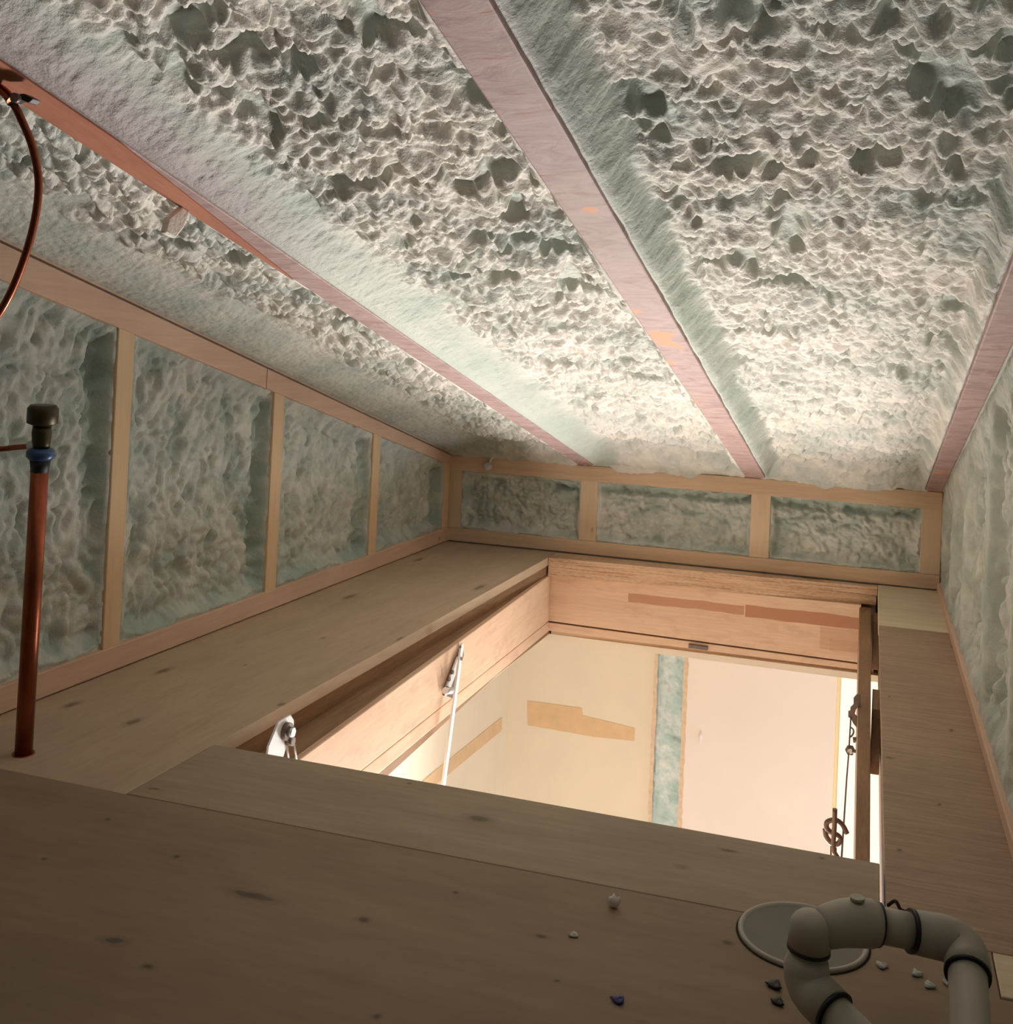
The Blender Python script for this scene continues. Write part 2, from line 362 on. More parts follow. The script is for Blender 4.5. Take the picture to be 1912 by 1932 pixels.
SLAB = MB(); SLAB.hexa([(XL - .1, -.9, roofz(-.9) + .12), (XR + .1, -.9, roofz(-.9) + .12), (XR + .1, 2.75, roofz(2.75) + .12), (XL - .1, 2.75, roofz(2.75) + .12)],
                       [(XL - .1, -.9, roofz(-.9) + .15), (XR + .1, -.9, roofz(-.9) + .15), (XR + .1, 2.75, roofz(2.75) + .15), (XL - .1, 2.75, roofz(2.75) + .15)])
tag(SLAB.build('ceiling', M['joist']), kind='structure')

STY = [0.425, 0.858, 1.290, 1.722, 2.140, 2.563]            # near faces of the gable wall studs
SW = .036
PLH = .048                                                  # sloping plate, height of its face
def plate_low(y): return .1995 + S * 1.0 * (2.6 - y) - .006 * (2.6 - y) + .0
def make_wall_left():
    ys = np.concatenate([np.arange(-.8, .9, .015), np.arange(.9, 2.61, .0035)]); zs = np.arange(-.005, .72, .0035)
    Y, Z = np.meshgrid(ys, zs, indexing='ij')
    top = plate_low(Y); wob = (vnoise(Y, Z, .04, 51) - .5) * .014 + (vnoise(Y, Z, .012, 52) - .5) * .007
    rec = np.ones_like(Y)
    for a in STY:
        b = a + SW; c = (a + b) / 2
        rec = np.minimum(rec, np.where(Y > c, sst(Y - b + wob, .0, .035), sst(a - Y + wob * .4, -.002, .012)))
    rec = np.minimum(rec, sst(top - Z + wob, .0, .03)); rec = np.minimum(rec, sst(Z - .036 + wob, .0, .03))
    wu, wv = Y + (vnoise(Y, Z, .04, 61) - .5) * .03, Z + (vnoise(Y, Z, .04, 62) - .5) * .03
    big = lumps(wu, wv * .75, .028, 61, .9, .45, .9, .3); mid = lumps(wu, wv * .8, .0145, 62, .9, .45, .85, .4); sml = lumps(wu, wv * .85, .0085, 63)
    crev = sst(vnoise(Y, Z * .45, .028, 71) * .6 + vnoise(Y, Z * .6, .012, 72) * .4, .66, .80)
    far = np.clip((Y - 1.7) / .7, 0, 1)
    H = .011 * big + (.013 - .004 * far) * mid * (1 - .5 * crev) + .0035 * sml
    edge = 0.0 * Y
    for a in STY: edge = np.maximum(edge, (1 - sst(np.abs(a - .022 - Y), .006, .026)) * (Z < top - .02) * sst(vnoise(Y * .3, Z, .09, int(a * 100)), .25, .5))
    D = .022 * rec - rec * (H - .008) + crev * rec * .007 + edge * .010 * rec
    D = D + (rec < .01) * .004
    mint_mix = np.clip(edge * .9 + crev * .6 + (1 - sst(Z, .05, .11)) * .35, 0, 1) * (rec > .05)
    Zc = np.minimum(Z, top + .07)
    o = grid_object('wall_left', np.stack([XL - D, Y, Zc], -1), mint_mix, M['foam_wall']); tag(o, kind='structure')
make_wall_left()

FSX = [(XL, -1.016), (-.695, -.650), (-.272, -.226), (.111, XR)]
def make_wall_far():
    xs = np.arange(XL - .01, XR + .01, .0028); zs = np.arange(0, .225, .0026)
    X, Z = np.meshgrid(xs, zs, indexing='ij'); wob = (vnoise(X, Z, .03, 81) - .5) * .012 + (vnoise(X, Z, .01, 82) - .5) * .005
    rec = np.ones_like(X)
    for a, b in FSX:
        rec = np.minimum(rec, np.where(X > (a + b) / 2, sst(X - b + wob, .0, .018), sst(a - X + wob, .0, .018)))
    rec = np.minimum(rec, sst(.186 - Z + wob, .0, .02)); rec = np.minimum(rec, sst(Z - .036 + wob * .6, .0, .02))
    wu, wv = X + (vnoise(X, Z, .03, 91) - .5) * .02, Z + (vnoise(X, Z, .03, 92) - .5) * .02
    H = .013 * lumps(wu * .7, wv, .026, 91, .9, .45, .9) + .010 * lumps(wu, wv, .0135, 92, .9, .45, .9) + .003 * lumps(X, Z, .007, 93)
    crev = sst(vnoise(X * .35, Z, .018, 95) * .6 + vnoise(X * .7, Z, .008, 96) * .4, .66, .82)
    rim = (1 - sst(np.minimum(.172 - Z, 9), .004, .02)) * sst(X, -.9, -.6)
    D = .026 * rec - rec * (H - .006) + crev * rec * .004 + rim * rec * .010 + (rec < .01) * .004
    o = grid_object('wall_far', np.stack([X, YF + D, Z], -1), np.clip(crev * .5 + rim * .8, 0, 1) * (rec > .05), M['foam_wall'], flip=True); tag(o, kind='structure')
make_wall_far()

def make_wall_right():
    ys = np.concatenate([np.arange(-.8, 1.0, .02), np.arange(1.0, 2.61, .0036)]); zs = np.arange(-.005, .68, .0036)
    Y, Z = np.meshgrid(ys, zs, indexing='ij'); wob = (vnoise(Y, Z, .04, 101) - .5) * .02
    rec = np.ones_like(Y)
    for a in (.93, 1.30, 1.60, 1.98, 2.27, 2.56):
        rec = np.minimum(rec, sst(np.abs(Y - a - .02) + wob, .016, .055))
    top = roofz(Y); rec = np.minimum(rec, sst(top - Z + wob, .005, .07)); rec = np.minimum(rec, sst(Z - .02 + wob, .0, .06))
    wy = Y + (vnoise(Y, Z, .03, 108) - .5) * .03; H = .013 * lumps(wy, Z * .6, .034, 103, .9, .45, .9) + .010 * lumps(wy, Z * .75, .016, 104, .9, .45, .9) + .003 * lumps(Y, Z, .009, 105)
    crev = sst(vnoise(Y, Z * .4, .05, 106) * .7 + vnoise(Y, Z, .018, 107) * .3, .55, .7)
    D = .018 * rec - (.25 + .75 * rec) * (H - .009) + crev * rec * .014 - .0015 * lumps(Y, Z, .008, 109)
    o = grid_object('wall_right', np.stack([XR + .002 + D, Y, np.minimum(Z, top + .06)], -1), crev * .4, M['foam_wall'], flip=True); tag(o, kind='structure')
make_wall_right()
# the attic's near gable, behind the camera
b = MB(); b.box((XL - .1, -.82, -.02), (XR + .1, -.80, 1.25)); tag(b.build('wall_near', M['foam_wall']), kind='structure')

# ------------------------------------------------------------------ deck
YS = .968
RY = at(1880, 1797, 2, 0)[1]
farL, farR = 2.520, 2.572
deck = [([(XL - .03, YS), (HX0, YS + .0), (HX0, 2.6), (XL - .03, 2.6)], 'ply_left'),
        ([(XL - .03, -.8), (XR + .03, -.8), (XR + .03, .925), (.111, .925), (.111, RY - .001), (.024, RY - .001), (.024, YS + .0135), (HX0, YS + .0003), (XL - .03, YS - .0003)], 'ply_near')]
for pts, m in deck:
    tag(MB().prism(pts, -.02, 0).build('floor', M[m], bevel=.0005), kind='structure')
t = MB().prism([(HX0 + .001, YS + .001), (.0215, YS + .014), (.0215, HY0 + .001), (-.4, HY0 + .002), (HX0 + .001, HY0)], -.02, 0.0003)
tag(t.build('plywood_strip', M['ply_strip'], bevel=.0012), 'greyish plywood strip with an oval knot along the near edge of the open hatch', 'plywood')
t = MB().prism([(.0235 + .003, RY), (XR + .01, RY), (XR + .01, 2.183), (.0235, 2.183)], -.02, 0)
tag(t.build('plywood_sheet', M['ply_right'], bevel=.001), 'brown streaky plywood sheet between the hatch and the right wall', 'plywood')
t = MB().prism([(.0225, 2.186), (XR + .01, 2.186), (XR + .01, 2.6), (.0225, 2.6)], -.02, .001)
tag(t.build('plywood_board', M['ply_pale'], bevel=.001), 'short pale plywood board in the far right corner of the deck', 'plywood')
t = MB().prism([(.112, .927), (XR + .01, .927), (XR + .01, RY - .003), (.112, RY - .003)], -.02, .0012)
tag(t.build('plywood_offcut', M['ply_pale'], bevel=.001), 'narrow pale plywood piece behind the right leg of the white pipe', 'plywood')
t = MB().prism([(HX0 + .001, farL), (.0215, farR), (.0215, 2.6), (HX0 + .001, 2.6)], -.02, 0)
tag(t.build('plywood_strip', M['ply_edge'], bevel=.0008), 'narrow plywood edge strip between the hatch and the far wall', 'plywood')
# joists under the deck round the opening
for nm, a, b_, lab in (('left', (HX0 - .045, 1.0, -.2), (HX0 - .005, 2.6, -.0205), 'joist hidden under the deck along the left side of the hatch'),
                       ('near', (HX0, HY0 - .045, -.2), (.02, HY0 - .006, -.0205), 'joist hidden under the deck along the near side of the hatch'),
                       ('right', (.030, 1.0, -.2), (.068, 2.6, -.0205), 'joist under the deck along the right side of the hatch')):
    tag(MB().box(a, b_).build('floor_joist', M['joist']), lab, 'joist', 'joists round the hatch opening')
t = MB().hexa([(HX0, 2.575, -.2), (.02, 2.595, -.2), (.02, 2.64, -.2), (HX0, 2.64, -.2)], [(HX0, 2.575, -.0205), (.02, 2.595, -.0205), (.02, 2.64, -.0205), (HX0, 2.64, -.0205)])
tag(MB().hexa([(HX0, farL + .005, -.0455), (.02, farR + .002, -.0405), (.02, 2.6, -.0405), (HX0, 2.6, -.0455)], [(HX0, farL + .005, -.0205), (.02, farR + .002, -.0205), (.02, 2.6, -.0205), (HX0, 2.6, -.0205)]).build('packing_strip', M['ply_edge']), 'second wooden layer under the deck edge at the far side of the hatch', 'wood strip')
tag(t.build('floor_joist', M['plate_far']), 'joist under the far edge of the hatch opening', 'joist', 'joists round the hatch opening')
# deck underside / ceiling of the room below
for a, b_ in (((-1.6, -1, -.215), (HX0 - .02, 5.2, -.2)), ((.03, -1, -.215), (2.2, 5.2, -.2)), ((HX0 - .02, -1, -.215), (.03, HY0 - .03, -.2)), ((HX0 - .02, 2.575, -.215), (.03, 5.2, -.2))):
    tag(MB().box(a, b_).build('ceiling_lower', M['drywall_tan']), kind='structure')

# ------------------------------------------------------------------ hatch frame: laminated boards
fr = thing('hatch_frame', (-.37, 1.85, -.19), 'pale laminated pine box frame lining the open attic hatch', 'hatch frame')
def xin(y): return -.692 - (y - 1.236) * (.0570 / 1.324)      # inner face of the slightly skewed left board
ZB, ZM, ZT = -.047, -.165, -.188
def board(name, z0, z1, x_in, x_out, y0, y1, m='lam'):
    return MB().hexa([(x_out(y0), y0, z0[0]), (x_in(y0), y0, z0[0]), (x_in(y1), y1, z0[1]), (x_out(y1), y1, z0[1])],
                     [(x_out(y0), y0, z1[0]), (x_in(y0), y0, z1[0]), (x_in(y1), y1, z1[1]), (x_out(y1), y1, z1[1])]).build(name, M[m], fr, bevel=.0015)
def zmid(y): return -.133 - (y - 1.44) * (.030 / 1.12)
def orient(fn): return fn
board('side_board', (zmid(1.14), zmid(2.56)), (ZB, ZB), xin, lambda y: xin(y) - .010, 1.14, 2.565)
board('packing_ledge', (-.19, -.19), (ZB - .001, ZB - .001), lambda y: xin(y) - .0105, lambda y: min(HX0 - .003, xin(y) - .0115), 1.12, 2.565, 'joist')
board('side_trim', (zmid(1.14) - .030, zmid(2.56) - .028), (zmid(1.14) - .003, zmid(2.56) - .003), lambda y: xin(y) - .002, lambda y: xin(y) - .010, 1.14, 2.565, 'lam')
def rin(y): return -.002 - (y - 1.25) * .0107
def rout(y): return .0135 - (y - 1.25) * .003
MB().hexa([(rin(1.14), 1.14, ZM), (rout(1.14), 1.14, ZM), (rout(2.57), 2.57, ZM), (rin(2.57), 2.57, ZM)],
          [(rin(1.14), 1.14, ZB), (rout(1.14), 1.14, ZB), (rout(2.57), 2.57, ZB), (rin(2.57), 2.57, ZB)]).build('side_board', M['joist'], fr, bevel=.001)
yb0, yb1 = 2.558, 2.572
MB().hexa([(-.752, yb0, ZM + .001), (-.012, yb0, ZM - .007), (-.012, yb1, ZM - .007), (-.752, yb1, ZM + .001)],
          [(-.752, yb0, ZB), (-.012, yb0, ZB + .006), (-.012, yb1, ZB + .006), (-.752, yb1, ZB)]).build('end_board', M['lam'], fr, bevel=.001)
MB().hexa([(-.753, yb0, ZT), (-.012, yb0, ZT), (-.012, yb1 + .02, ZT), (-.753, yb1 + .02, ZT)],
          [(-.753, yb0, ZM - .003), (-.012, yb0, ZM - .0105), (-.012, yb1 + .02, ZM - .0105), (-.753, yb1 + .02, ZM - .003)]).build('end_trim', M['lam'], fr, bevel=.001)
MB().box((-.70, 1.145, ZM), (-.004, 1.16, ZB)).build('end_board', M['lam'], fr)
# small catch on the far trim
c0, c1 = at(1300, 1217, 1, 2.555), at(1336, 1222, 1, 2.555)
MB().hexa([(c0[0], 2.550, c0[2] - .006), (c1[0], 2.550, c1[2] - .006), (c1[0], 2.559, c1[2] - .006), (c0[0], 2.559, c0[2] - .006)],
          [(c0[0], 2.550, c0[2] + .003), (c1[0], 2.550, c1[2] + .003), (c1[0], 2.559, c1[2] + .003), (c0[0], 2.559, c0[2] + .003)]).build('latch_plate', M['steel_dark'], fr, bevel=.0008)
# packing pieces in the gap right of the frame
g = 'packing pieces in the slot right of the hatch'
for y0, y1, lab in ((at(1652, 1150, 2, -.06)[1], at(1652, 1270, 2, -.10)[1], 'far wooden packing piece in the slot beside the hatch frame'), ):
    pass
def shim(ya, yb, lab, m='joist', z1=-.055, z0=-.16):
    lo, hi = min(ya, yb), max(ya, yb)
    tag(MB().box((.0145, lo, z0), (.0285, hi, z1)).build('wood_shim', M[m], bevel=.001), lab, 'shim')
shim(at(1650, 1268, 2, -.16)[1] + .02, 2.56, 'far wooden shim in the narrow slot right of the hatch')
shim(at(1650, 1300, 2, -.055)[1], at(1652, 1462, 2, -.16)[1], 'long dark shim halfway along the narrow slot right of the hatch')

# ------------------------------------------------------------------ framing timber
# sloping double top plate on the left wall
def slope_bar(mb, x0, x1, y0, y1, f0, f1):
    return mb.hexa([(x0, y0, f0(y0)), (x1, y0, f0(y0)), (x1, y1, f0(y1)), (x0, y1, f0(y1))], [(x0, y0, f1(y0)), (x1, y0, f1(y0)), (x1, y1, f1(y1)), (x0, y1, f1(y1))])
ptop = lambda y: .2245 + S * (2.6 - y)
def plow(y): return .2245 - (.0265 + (2.6 - y) * .0125) + S * (2.6 - y)
joint = 1.690
for y0, y1, lab in ((-.8, joint - .001, 'near length of the sloping timber plate on top of the left wall'), (joint + .001, 2.6, 'far length of the sloping timber plate on top of the left wall')):
    tag(slope_bar(MB(), XL - .05, XL + .004, y0, y1, plow, lambda y: ptop(y) - .0015).build('top_plate', M['plate'], bevel=.0012), lab, 'wall plate', 'sloping plates of the left wall')
tag(slope_bar(MB(), XL - .05, XL + .002, -.8, 2.6, lambda y: ptop(y) + .0025, lambda y: ptop(y) + .018).build('top_plate', M['plate']), 'upper timber plate above the dark seam, half buried in foam', 'wall plate', 'sloping plates of the left wall')
tag(MB().box((XL - .05, -.8, 0.0018), (XL + .004, 2.598, .037)).build('bottom_plate', M['plate'], bevel=.0015), 'long timber plate along the foot of the left wall', 'wall plate')
LAB = {2: 'left wall stud nearest the copper pipe', 3: 'left wall stud under the plate joint', 4: 'slim left wall stud, foam lapping its edges', 5: 'left wall stud in the far corner'}
for k, a in enumerate(STY):
    if k < 2: continue
    f1 = lambda y: plow(y) + .004
    w = SW if k < 5 else .035
    tag(slope_bar(MB(), XL - .06, XL + .002, a, a + w, lambda y: .036, f1).build('wall_stud', M['stud'], bevel=.0015), LAB[k], 'stud', 'upright studs of the left wall')
# far wall
tag(MB().hexa([(XL, YF - .003, .186), (XR, YF - .003, .174 + .010), (XR, YF + .05, .184), (XL, YF + .05, .186)],
              [(XL, YF - .003, ZK), (XR, YF - .003, ZK), (XR, YF + .05, ZK), (XL, YF + .05, ZK)]).build('top_plate', M['plate_far'], bevel=.0015), 'timber plate along the top of the low far wall', 'wall plate')
tag(MB().box((XL, YF - .003, .0036), (XR, YF + .05, .036)).build('bottom_plate', M['plate_far'], bevel=.0015), 'timber plate along the foot of the far wall above the hatch', 'wall plate')
for (a, b_), lab in zip(FSX, ('far wall stud in the dark left corner', 'far wall stud left of centre, left of the widest foam bay', 'far wall stud right of centre', 'far wall stud against the right wall')):
    tag(MB().box((a, YF - .001, .036), (b_, YF + .06, .187)).build('wall_stud', M['stud_far'], bevel=.0015), lab, 'stud', 'short studs of the far wall')
# foot of the right wall
tag(MB().box((XR - .006, -.8, 0.0005), (XR + .045, 2.597, .020)).build('bottom_plate', M['plate'], bevel=.0015), 'thin strip of timber plate along the foot of the right wall', 'wall plate')
# rafters
RL = ('orange brown rafter running down the left of the sloping ceiling', 'pinkish rafter crossing the middle of the sloping ceiling', 'brownish pink rafter against the right wall')
for (a, b_), lab in zip(RAFT, RL):
    r = thing('rafter', ((a + b_) / 2, 2.55, roofz(2.55)), lab, 'rafter', 'rafters of the sloping ceiling')
    f0 = roofz; f1 = lambda y: roofz(y) + .14
    slope_bar(MB(), a, b_, -.8, 2.60, f0, f1).build('rafter_face', M['rafter'], r, bevel=.002)
# bare wood part of the left rafter
lr = [o for o in scn.objects if o.name == 'rafter'][0]
a, b_ = RAFT[0]
n = 40; pts = []
for i in range(n + 1):
    y = .55 + (1.18 - .55) * i / n
    pts.append((a + .0006, y))
ed = []
for i in range(n + 1):
    y = .55 + (1.18 - .55) * (1 - i / n)
    w = (b_ - a) * (.98 if y < .80 else max(0.06, .98 - (y - .80) / .38 * .92)) 
    ed.append((a + .0006 + min(w, b_ - a - .001), y))
poly = pts + ed
MB().extrude([(x, y, roofz(y) - .0012) for x, y in poly], (0, 0, .0014)).build('bare_wood', M['rafter_bare'], lr)

# ------------------------------------------------------------------ the room below
YW, XW = 2.90, -.963
tag(MB().box((XW - .02, .3, -2.3), (XW, YW, -.2)).build('wall_left_lower', M['drywall_tan']), kind='structure')
x1, x2 = -.538, -.454
tag(MB().box((XW, YW, -2.3), (x1, YW + .012, -.2)).build('wall_far_lower', M['drywall_tan']), kind='structure')
tag(MB().box((x2, YW - .003, -2.3), (-.066, YW + .012, -.2)).build('wall_far_lower', M['drywall_pink']), kind='structure')
tag(MB().box((-.066, YW - .003, -2.3), (-.063, YW + .40, -.2)).build('trim_1', M['wall_yellow']), kind='structure')
tag(MB().box((XW, YW + .06, -2.3), (-.066, YW + .08, -.2)).build('wall_far_lower', M['joist']), kind='structure')
# foam filled joint between the two boards
xs = np.arange(x1 - .002, x2 + .002, .003); zs = np.arange(-1.0, -.2, .003)
X, Z = np.meshgrid(xs, zs, indexing='ij')
e = np.minimum(X - x1, x2 - X); H = .010 * lumps(X, Z, .022, 201) + .006 * lumps(X, Z, .011, 202)
D = .012 * sst(e, .004, .014) - H * sst(e, .002, .012) + .004 * sst(vnoise(X, Z, .02, 203), .5, .7)
tag(grid_object('foam_filled_joint', np.stack([X, YW + .010 + D, Z], -1), sst(vnoise(X, Z, .03, 204), .4, .7) * .45, M['strip_foam'], flip=True),
    'upright pale turquoise foam strip filling the gap between two wall boards', 'foam strip')
for xa, xb, lab in ((x1 - .006, x1 + .003, 'left'), (x2 - .010, x2 + .002, 'right')):
    n = 60; zz = np.linspace(-1.0, -.2, n); L = []; Rr = []
    for z in zz:
        L.append((xa + .0015 * rng.uniform(-1, 1), YW - .0045, z)); Rr.append((xb + .0015 * rng.uniform(-1, 1), YW - .0045, z))
    m_ = MB(); m_.extrude(L + Rr[::-1], (0, .006, 0))
    tag(m_.build('paper_edge', M['paper_edge']), 'torn brown paper edge down the %s side of the turquoise foam strip' % lab, 'paper edge')
# brown patches where the paper shows
P = [at(x, y, 1, YW - .001) for x, y in ((995, 1322), (1098, 1336), (1100, 1350), (1150, 1362), (1198, 1374), (1197, 1398), (1120, 1390), (996, 1368))]
tag(MB().extrude([(p[0], YW - .0015, p[2]) for p in P], (0, .0016, 0)).build('paper_patch', M['tape']), 'stepped brown paper patch on the tan far wall seen through the hatch', 'patch')
P = [at(x, y, 0, XW + .001) for x, y in ((947, 1353), (947, 1378), (845, 1462), (760, 1530), (740, 1530), (808, 1465))]
tag(MB().extrude([(XW, p[1], p[2]) for p in P], (.0016, 0, 0)).build('paper_patch', M['tape']), 'slanting brown paper band on the left wall behind the white steel arm', 'patch')
for (x, y, r) in ((1036, 1196, .010), (1049, 1197, .004), (1042, 1202, .004)):
    q = at(x, y, 1, YW - .0005)
    m_ = MB(); m_.extrude([(q[0] + r * math.cos(w) * rng.uniform(.7, 1.2), YW - .001, q[2] + .6 * r * math.sin(w) * rng.uniform(.7, 1.2)) for w in np.linspace(0, 6.28, 9)[:-1]], (0, .0012, 0))
    tag(m_.build('grey_smudge', M['steel_dark']), {.010: 'largest grey smudge high on the tan wall under the hatch corner'}.get(r, 'tiny grey fleck beside the smudge high on the tan wall'), 'smudge', 'flecks on the tan wall')
q = at(1322, 1390, 1, YW - .003)
m_ = MB(); m_.tube([(q[0], YW - .0045, q[2] + .016), (q[0], YW - .006, q[2]), (q[0] - .001, YW - .0045, q[2] - .016)], [.002, .006, .002], 12)
tag(m_.build('plaster_blob', M['drywall_pink']), 'small raised plaster blob on the pale pinkish wall board', 'blob')
# bright daylight end of the room
wm = NT('daylight_pane'); wm.b.inputs['Emission Color'].default_value = (1.0, .95, .80, 1); wm.b.inputs['Emission Strength'].default_value = .85; wm.out(srgb(240, 230, 200))
w = MB().box((-.9, 4.8, -2.0), (1.9, 4.82, -.25)).build('window_1', wm.m); tag(w, kind='structure')
tag(MB().box((-1.6, 4.82, -2.3), (2.2, 4.84, -.2)).build('wall_far_lower', M['drywall_tan']), kind='structure')
tag(MB().box((2.18, .3, -2.3), (2.2, 4.84, -.2)).build('wall_right_lower', M['drywall_tan']), kind='structure')
tag(MB().box((-1.6, .3, -2.3), (2.2, .32, -.2)).build('wall_near_lower', M['drywall_tan']), kind='structure')
tag(MB().box((-1.6, .3, -2.32), (2.2, 4.84, -2.3)).build('floor_lower', M['concrete']), kind='structure')

# ------------------------------------------------------------------ hatch hardware
# left: pivot plate near the near corner
XP = -.689
pp = [at(x, y, 0, XP) for x, y in ((545, 1348), (551, 1358), (551, 1372), (545, 1400), (536, 1412), (524, 1450), (498, 1450), (503, 1408), (522, 1362))]
org = pp[4]
hp = thing('hinge_plate', tuple(org), 'bright white steel pivot plate at the near left corner of the hatch', 'hinge plate')
MB().extrude([(XP, p[1], p[2]) for p in pp], (.003, 0, 0)).build('plate', M['white_steel'], hp, bevel=.0006)
c = at(541, 1380, 0, XP + .005)
MB().tube([c + np.array((-.003, 0, 0)), c + np.array((.004, 0, 0))], .011, 20).build('washer', M['steel_dark'], hp)
MB().tube([c + np.array((.004, 0, 0)), c + np.array((.010, 0, 0))], .0062, 6).build('bolt', M['steel'], hp)
c2 = at(546, 1398, 0, XP + .006); MB().tube([c2 + np.array((-.004, 0, 0)), c2 + np.array((.006, 0, 0))], .0055, 12).build('bolt', M['steel_dark'], hp)
for x0, x1_ in ((541, 546), (554, 562)):
    p0, p1 = at(x0, 1398, 0, XP + .004), at(x1_, 1450, 0, XP + .004)
    MB().tube([p0, p1], .0014, 8).build('wire', M['steel'], hp)
# left: long arm further along
XA = -.700
A0, A1 = at(870, 1214, 0, XA), at(829, 1525, 0, XA)
am = thing('support_arm', tuple(A1), 'long white steel folding arm hanging from the left board of the hatch', 'support arm')
d = (A1 - A0) / np.linalg.norm(A1 - A0); s_ = np.cross(d, np.array([1.0, 0, 0])); s_ /= np.linalg.norm(s_)
def bar(P0, P1, w, th, x):
    dd = (P1 - P0) / np.linalg.norm(P1 - P0); ss = np.cross(dd, np.array([1.0, 0, 0])); ss /= np.linalg.norm(ss)
    pts = []
    for k in range(7): a_ = math.pi * k / 6; pts.append(P0 - dd * math.sin(a_) * w + ss * math.cos(a_) * w)
    for k in range(7): a_ = math.pi * k / 6; pts.append(P1 + dd * math.sin(a_) * w - ss * math.cos(a_) * w)
    return MB().extrude([(x, p[1], p[2]) for p in pts], (th, 0, 0))
bar(A0 + d * .006, A1, .0068, .004, XA).build('arm_bar', M['white_steel'], am, bevel=.0008)
B0, B1 = at(864, 1248, 0, XA - .012), at(843, 1302, 0, XA - .012)
bar(B0, B1, .0095, .004, XA - .014).build('bracket', M['steel'], am, bevel=.0008)
for x, y, r in ((869, 1221, .0026), (870, 1243, .0034)):
    c = at(x, y, 0, XA + .004); MB().tube([c + np.array((-.001, 0, 0)), c + np.array((.0012, 0, 0))], r, 12).build('rivet', M['steel_dark'], am)
for x, y, r in ((846, 1281, .0042), (843, 1300, .0048), (852, 1268, .004)):
    c = at(x, y, 0, XA - .006); MB().tube([c + np.array((-.001, 0, 0)), c + np.array((.0035, 0, 0))], r, 12).build('bolt', M['steel_dark'], am)
c = at(853, 1303, 0, XA - .003); MB().tube([at(840, 1303, 0, XA - .005), c], .006, 14).build('pivot_pin', M['steel'], am)
MB().extrude([(x_in_, p[1], p[2]) for x_in_, p in ((XA - .016, at(870, 1215, 0, XA - .016)), (XA - .016, at(835, 1312, 0, XA - .016)), (XA - .016, at(850, 1318, 0, XA - .016)), (XA - .016, at(872, 1235, 0, XA - .016)))], (.004, 0, 0)).build('back_plate', M['steel_dark'], am, bevel=.0008)

# right: spring linkage, hook and wire
def hk(x, y, Y=1.36): return at(x, y, 1, Y)
sh = [hk(x, y) for x, y in ((1599, 1569), (1592, 1556), (1583, 1547), (1573, 1545), (1562, 1549), (1560, 1558), (1564, 1566), (1573, 1572), (1582, 1577), (1586, 1584), (1583, 1592), (1575, 1595), (1566, 1590), (1559, 1580), (1557, 1567))]
for i, p in enumerate(sh): p[1] += .012 * (i / len(sh) - .5)
tag(MB().tube(smooth_path(sh, 5), .0031, 12).build('s_hook', M['steel_dark']), 'open steel S-hook in the near right corner of the hatch', 'hook')
rod = [hk(x, y, 1.345) for x, y in ((1576, 1526), (1575, 1560), (1573, 1600), (1580, 1616), (1592, 1632), (1594, 1650))]
tag(MB().tube(smooth_path(rod, 5), .0028, 12).build('steel_rod', M['steel_dark']), 'straight steel rod crossing in front of the S-hook', 'rod')
for x in (1568.5, 1578):
    tag(MB().tube([hk(x, 1592, 1.37), hk(x - .5, 1660, 1.37)], .0009, 8).build('hanging_wire', M['steel_dark']),
        'thin wire hanging from the S-hook, %s of the pair' % ('left' if x < 1570 else 'right'), 'wire', 'wires under the S-hook')
def lk(x, y, Y=1.80): return at(x, y, 1, Y)
tag(MB().tube([lk(1606, 1352), lk(1602, 1420), at(1598, 1470, 1, 1.7), at(1587, 1640, 1, 1.36)], .0012, 8).build('pull_cord', M['steel_dark']), 'thin dark cable running down past the right frame board', 'cable')
ln = thing('spring_linkage', tuple(lk(1612, 1420)), 'dark steel linkage peeking out left of the right frame board', 'linkage')
bp = [lk(x, y) for x, y in ((1618, 1310), (1611, 1318), (1611, 1330), (1605, 1336), (1605, 1342), (1601, 1343), (1601, 1353), (1606, 1356), (1611, 1366), (1618, 1374), (1618, 1354), (1613, 1348), (1616, 1338), (1624, 1330), (1624, 1310))]
MB().extrude([(p[0], 1.80, p[2]) for p in bp], (0, .006, 0)).build('toothed_plate', M['steel_dark'], ln)
cp = smooth_path([lk(x, y) for x, y in ((1605, 1372), (1610, 1376), (1611, 1382), (1608, 1388), (1604, 1391))], 5)
MB().tube(cp, .0014, 8).build('clip', M['steel_dark'], ln)
MB().tube([lk(1610, 1396), lk(1622, 1396)], .0045, 6).build('stud_bolt', M['steel_dark'], ln)
c = lk(1604.5, 1417); MB().tube([c, c + np.array((.0, .008, 0))], .0078, 6).build('hex_nut', M['steel_dark'], ln, bevel=.0006)
MB().tube([c + np.array((0, -.002, 0)), c + np.array((.0, .0, 0))], .004, 14).build('bolt_end', M['steel'], ln)
MB().tube([lk(1608, 1418), lk(1624, 1418)], .003, 10).build('axle', M['steel_dark'], ln)

# ------------------------------------------------------------------ copper pipe and tube, left
pb, pt = at(44, 1427, 1, 1.012), at(76, 868, 1, 1.002)
cp = thing('copper_pipe', tuple(pb), 'upright copper water pipe rising from the deck at the left edge', 'pipe')
dv = (pt - pb)
MB().tube([pb - dv * .03, pb + dv * .5, pt], .0098, 28).build('pipe', M['copper'], cp)
MB().tube([pb + dv * 0.0, pb + dv * .012], .0125, 24).build('floor_collar', M['copper'], cp)
MB().tube([pt - dv * .05, pt - dv * .05 + dv * .03, pt + dv * .0], [.0095, .0105, .0115], 24).build('coupling', M['black'], cp)
u = dv / np.linalg.norm(dv)
MB().tube([pt, pt + u * .004, pt + u * .010, pt + u * .014], [.012, .0155, .0155, .012], 24).build('blue_collar', M['blue_steel'], cp)
MB().tube([pt + u * .012, pt + u * .02, pt + u * .032, pt + u * .040], [.009, .010, .011, .010], 20).build('valve_body', M['valve'], cp)
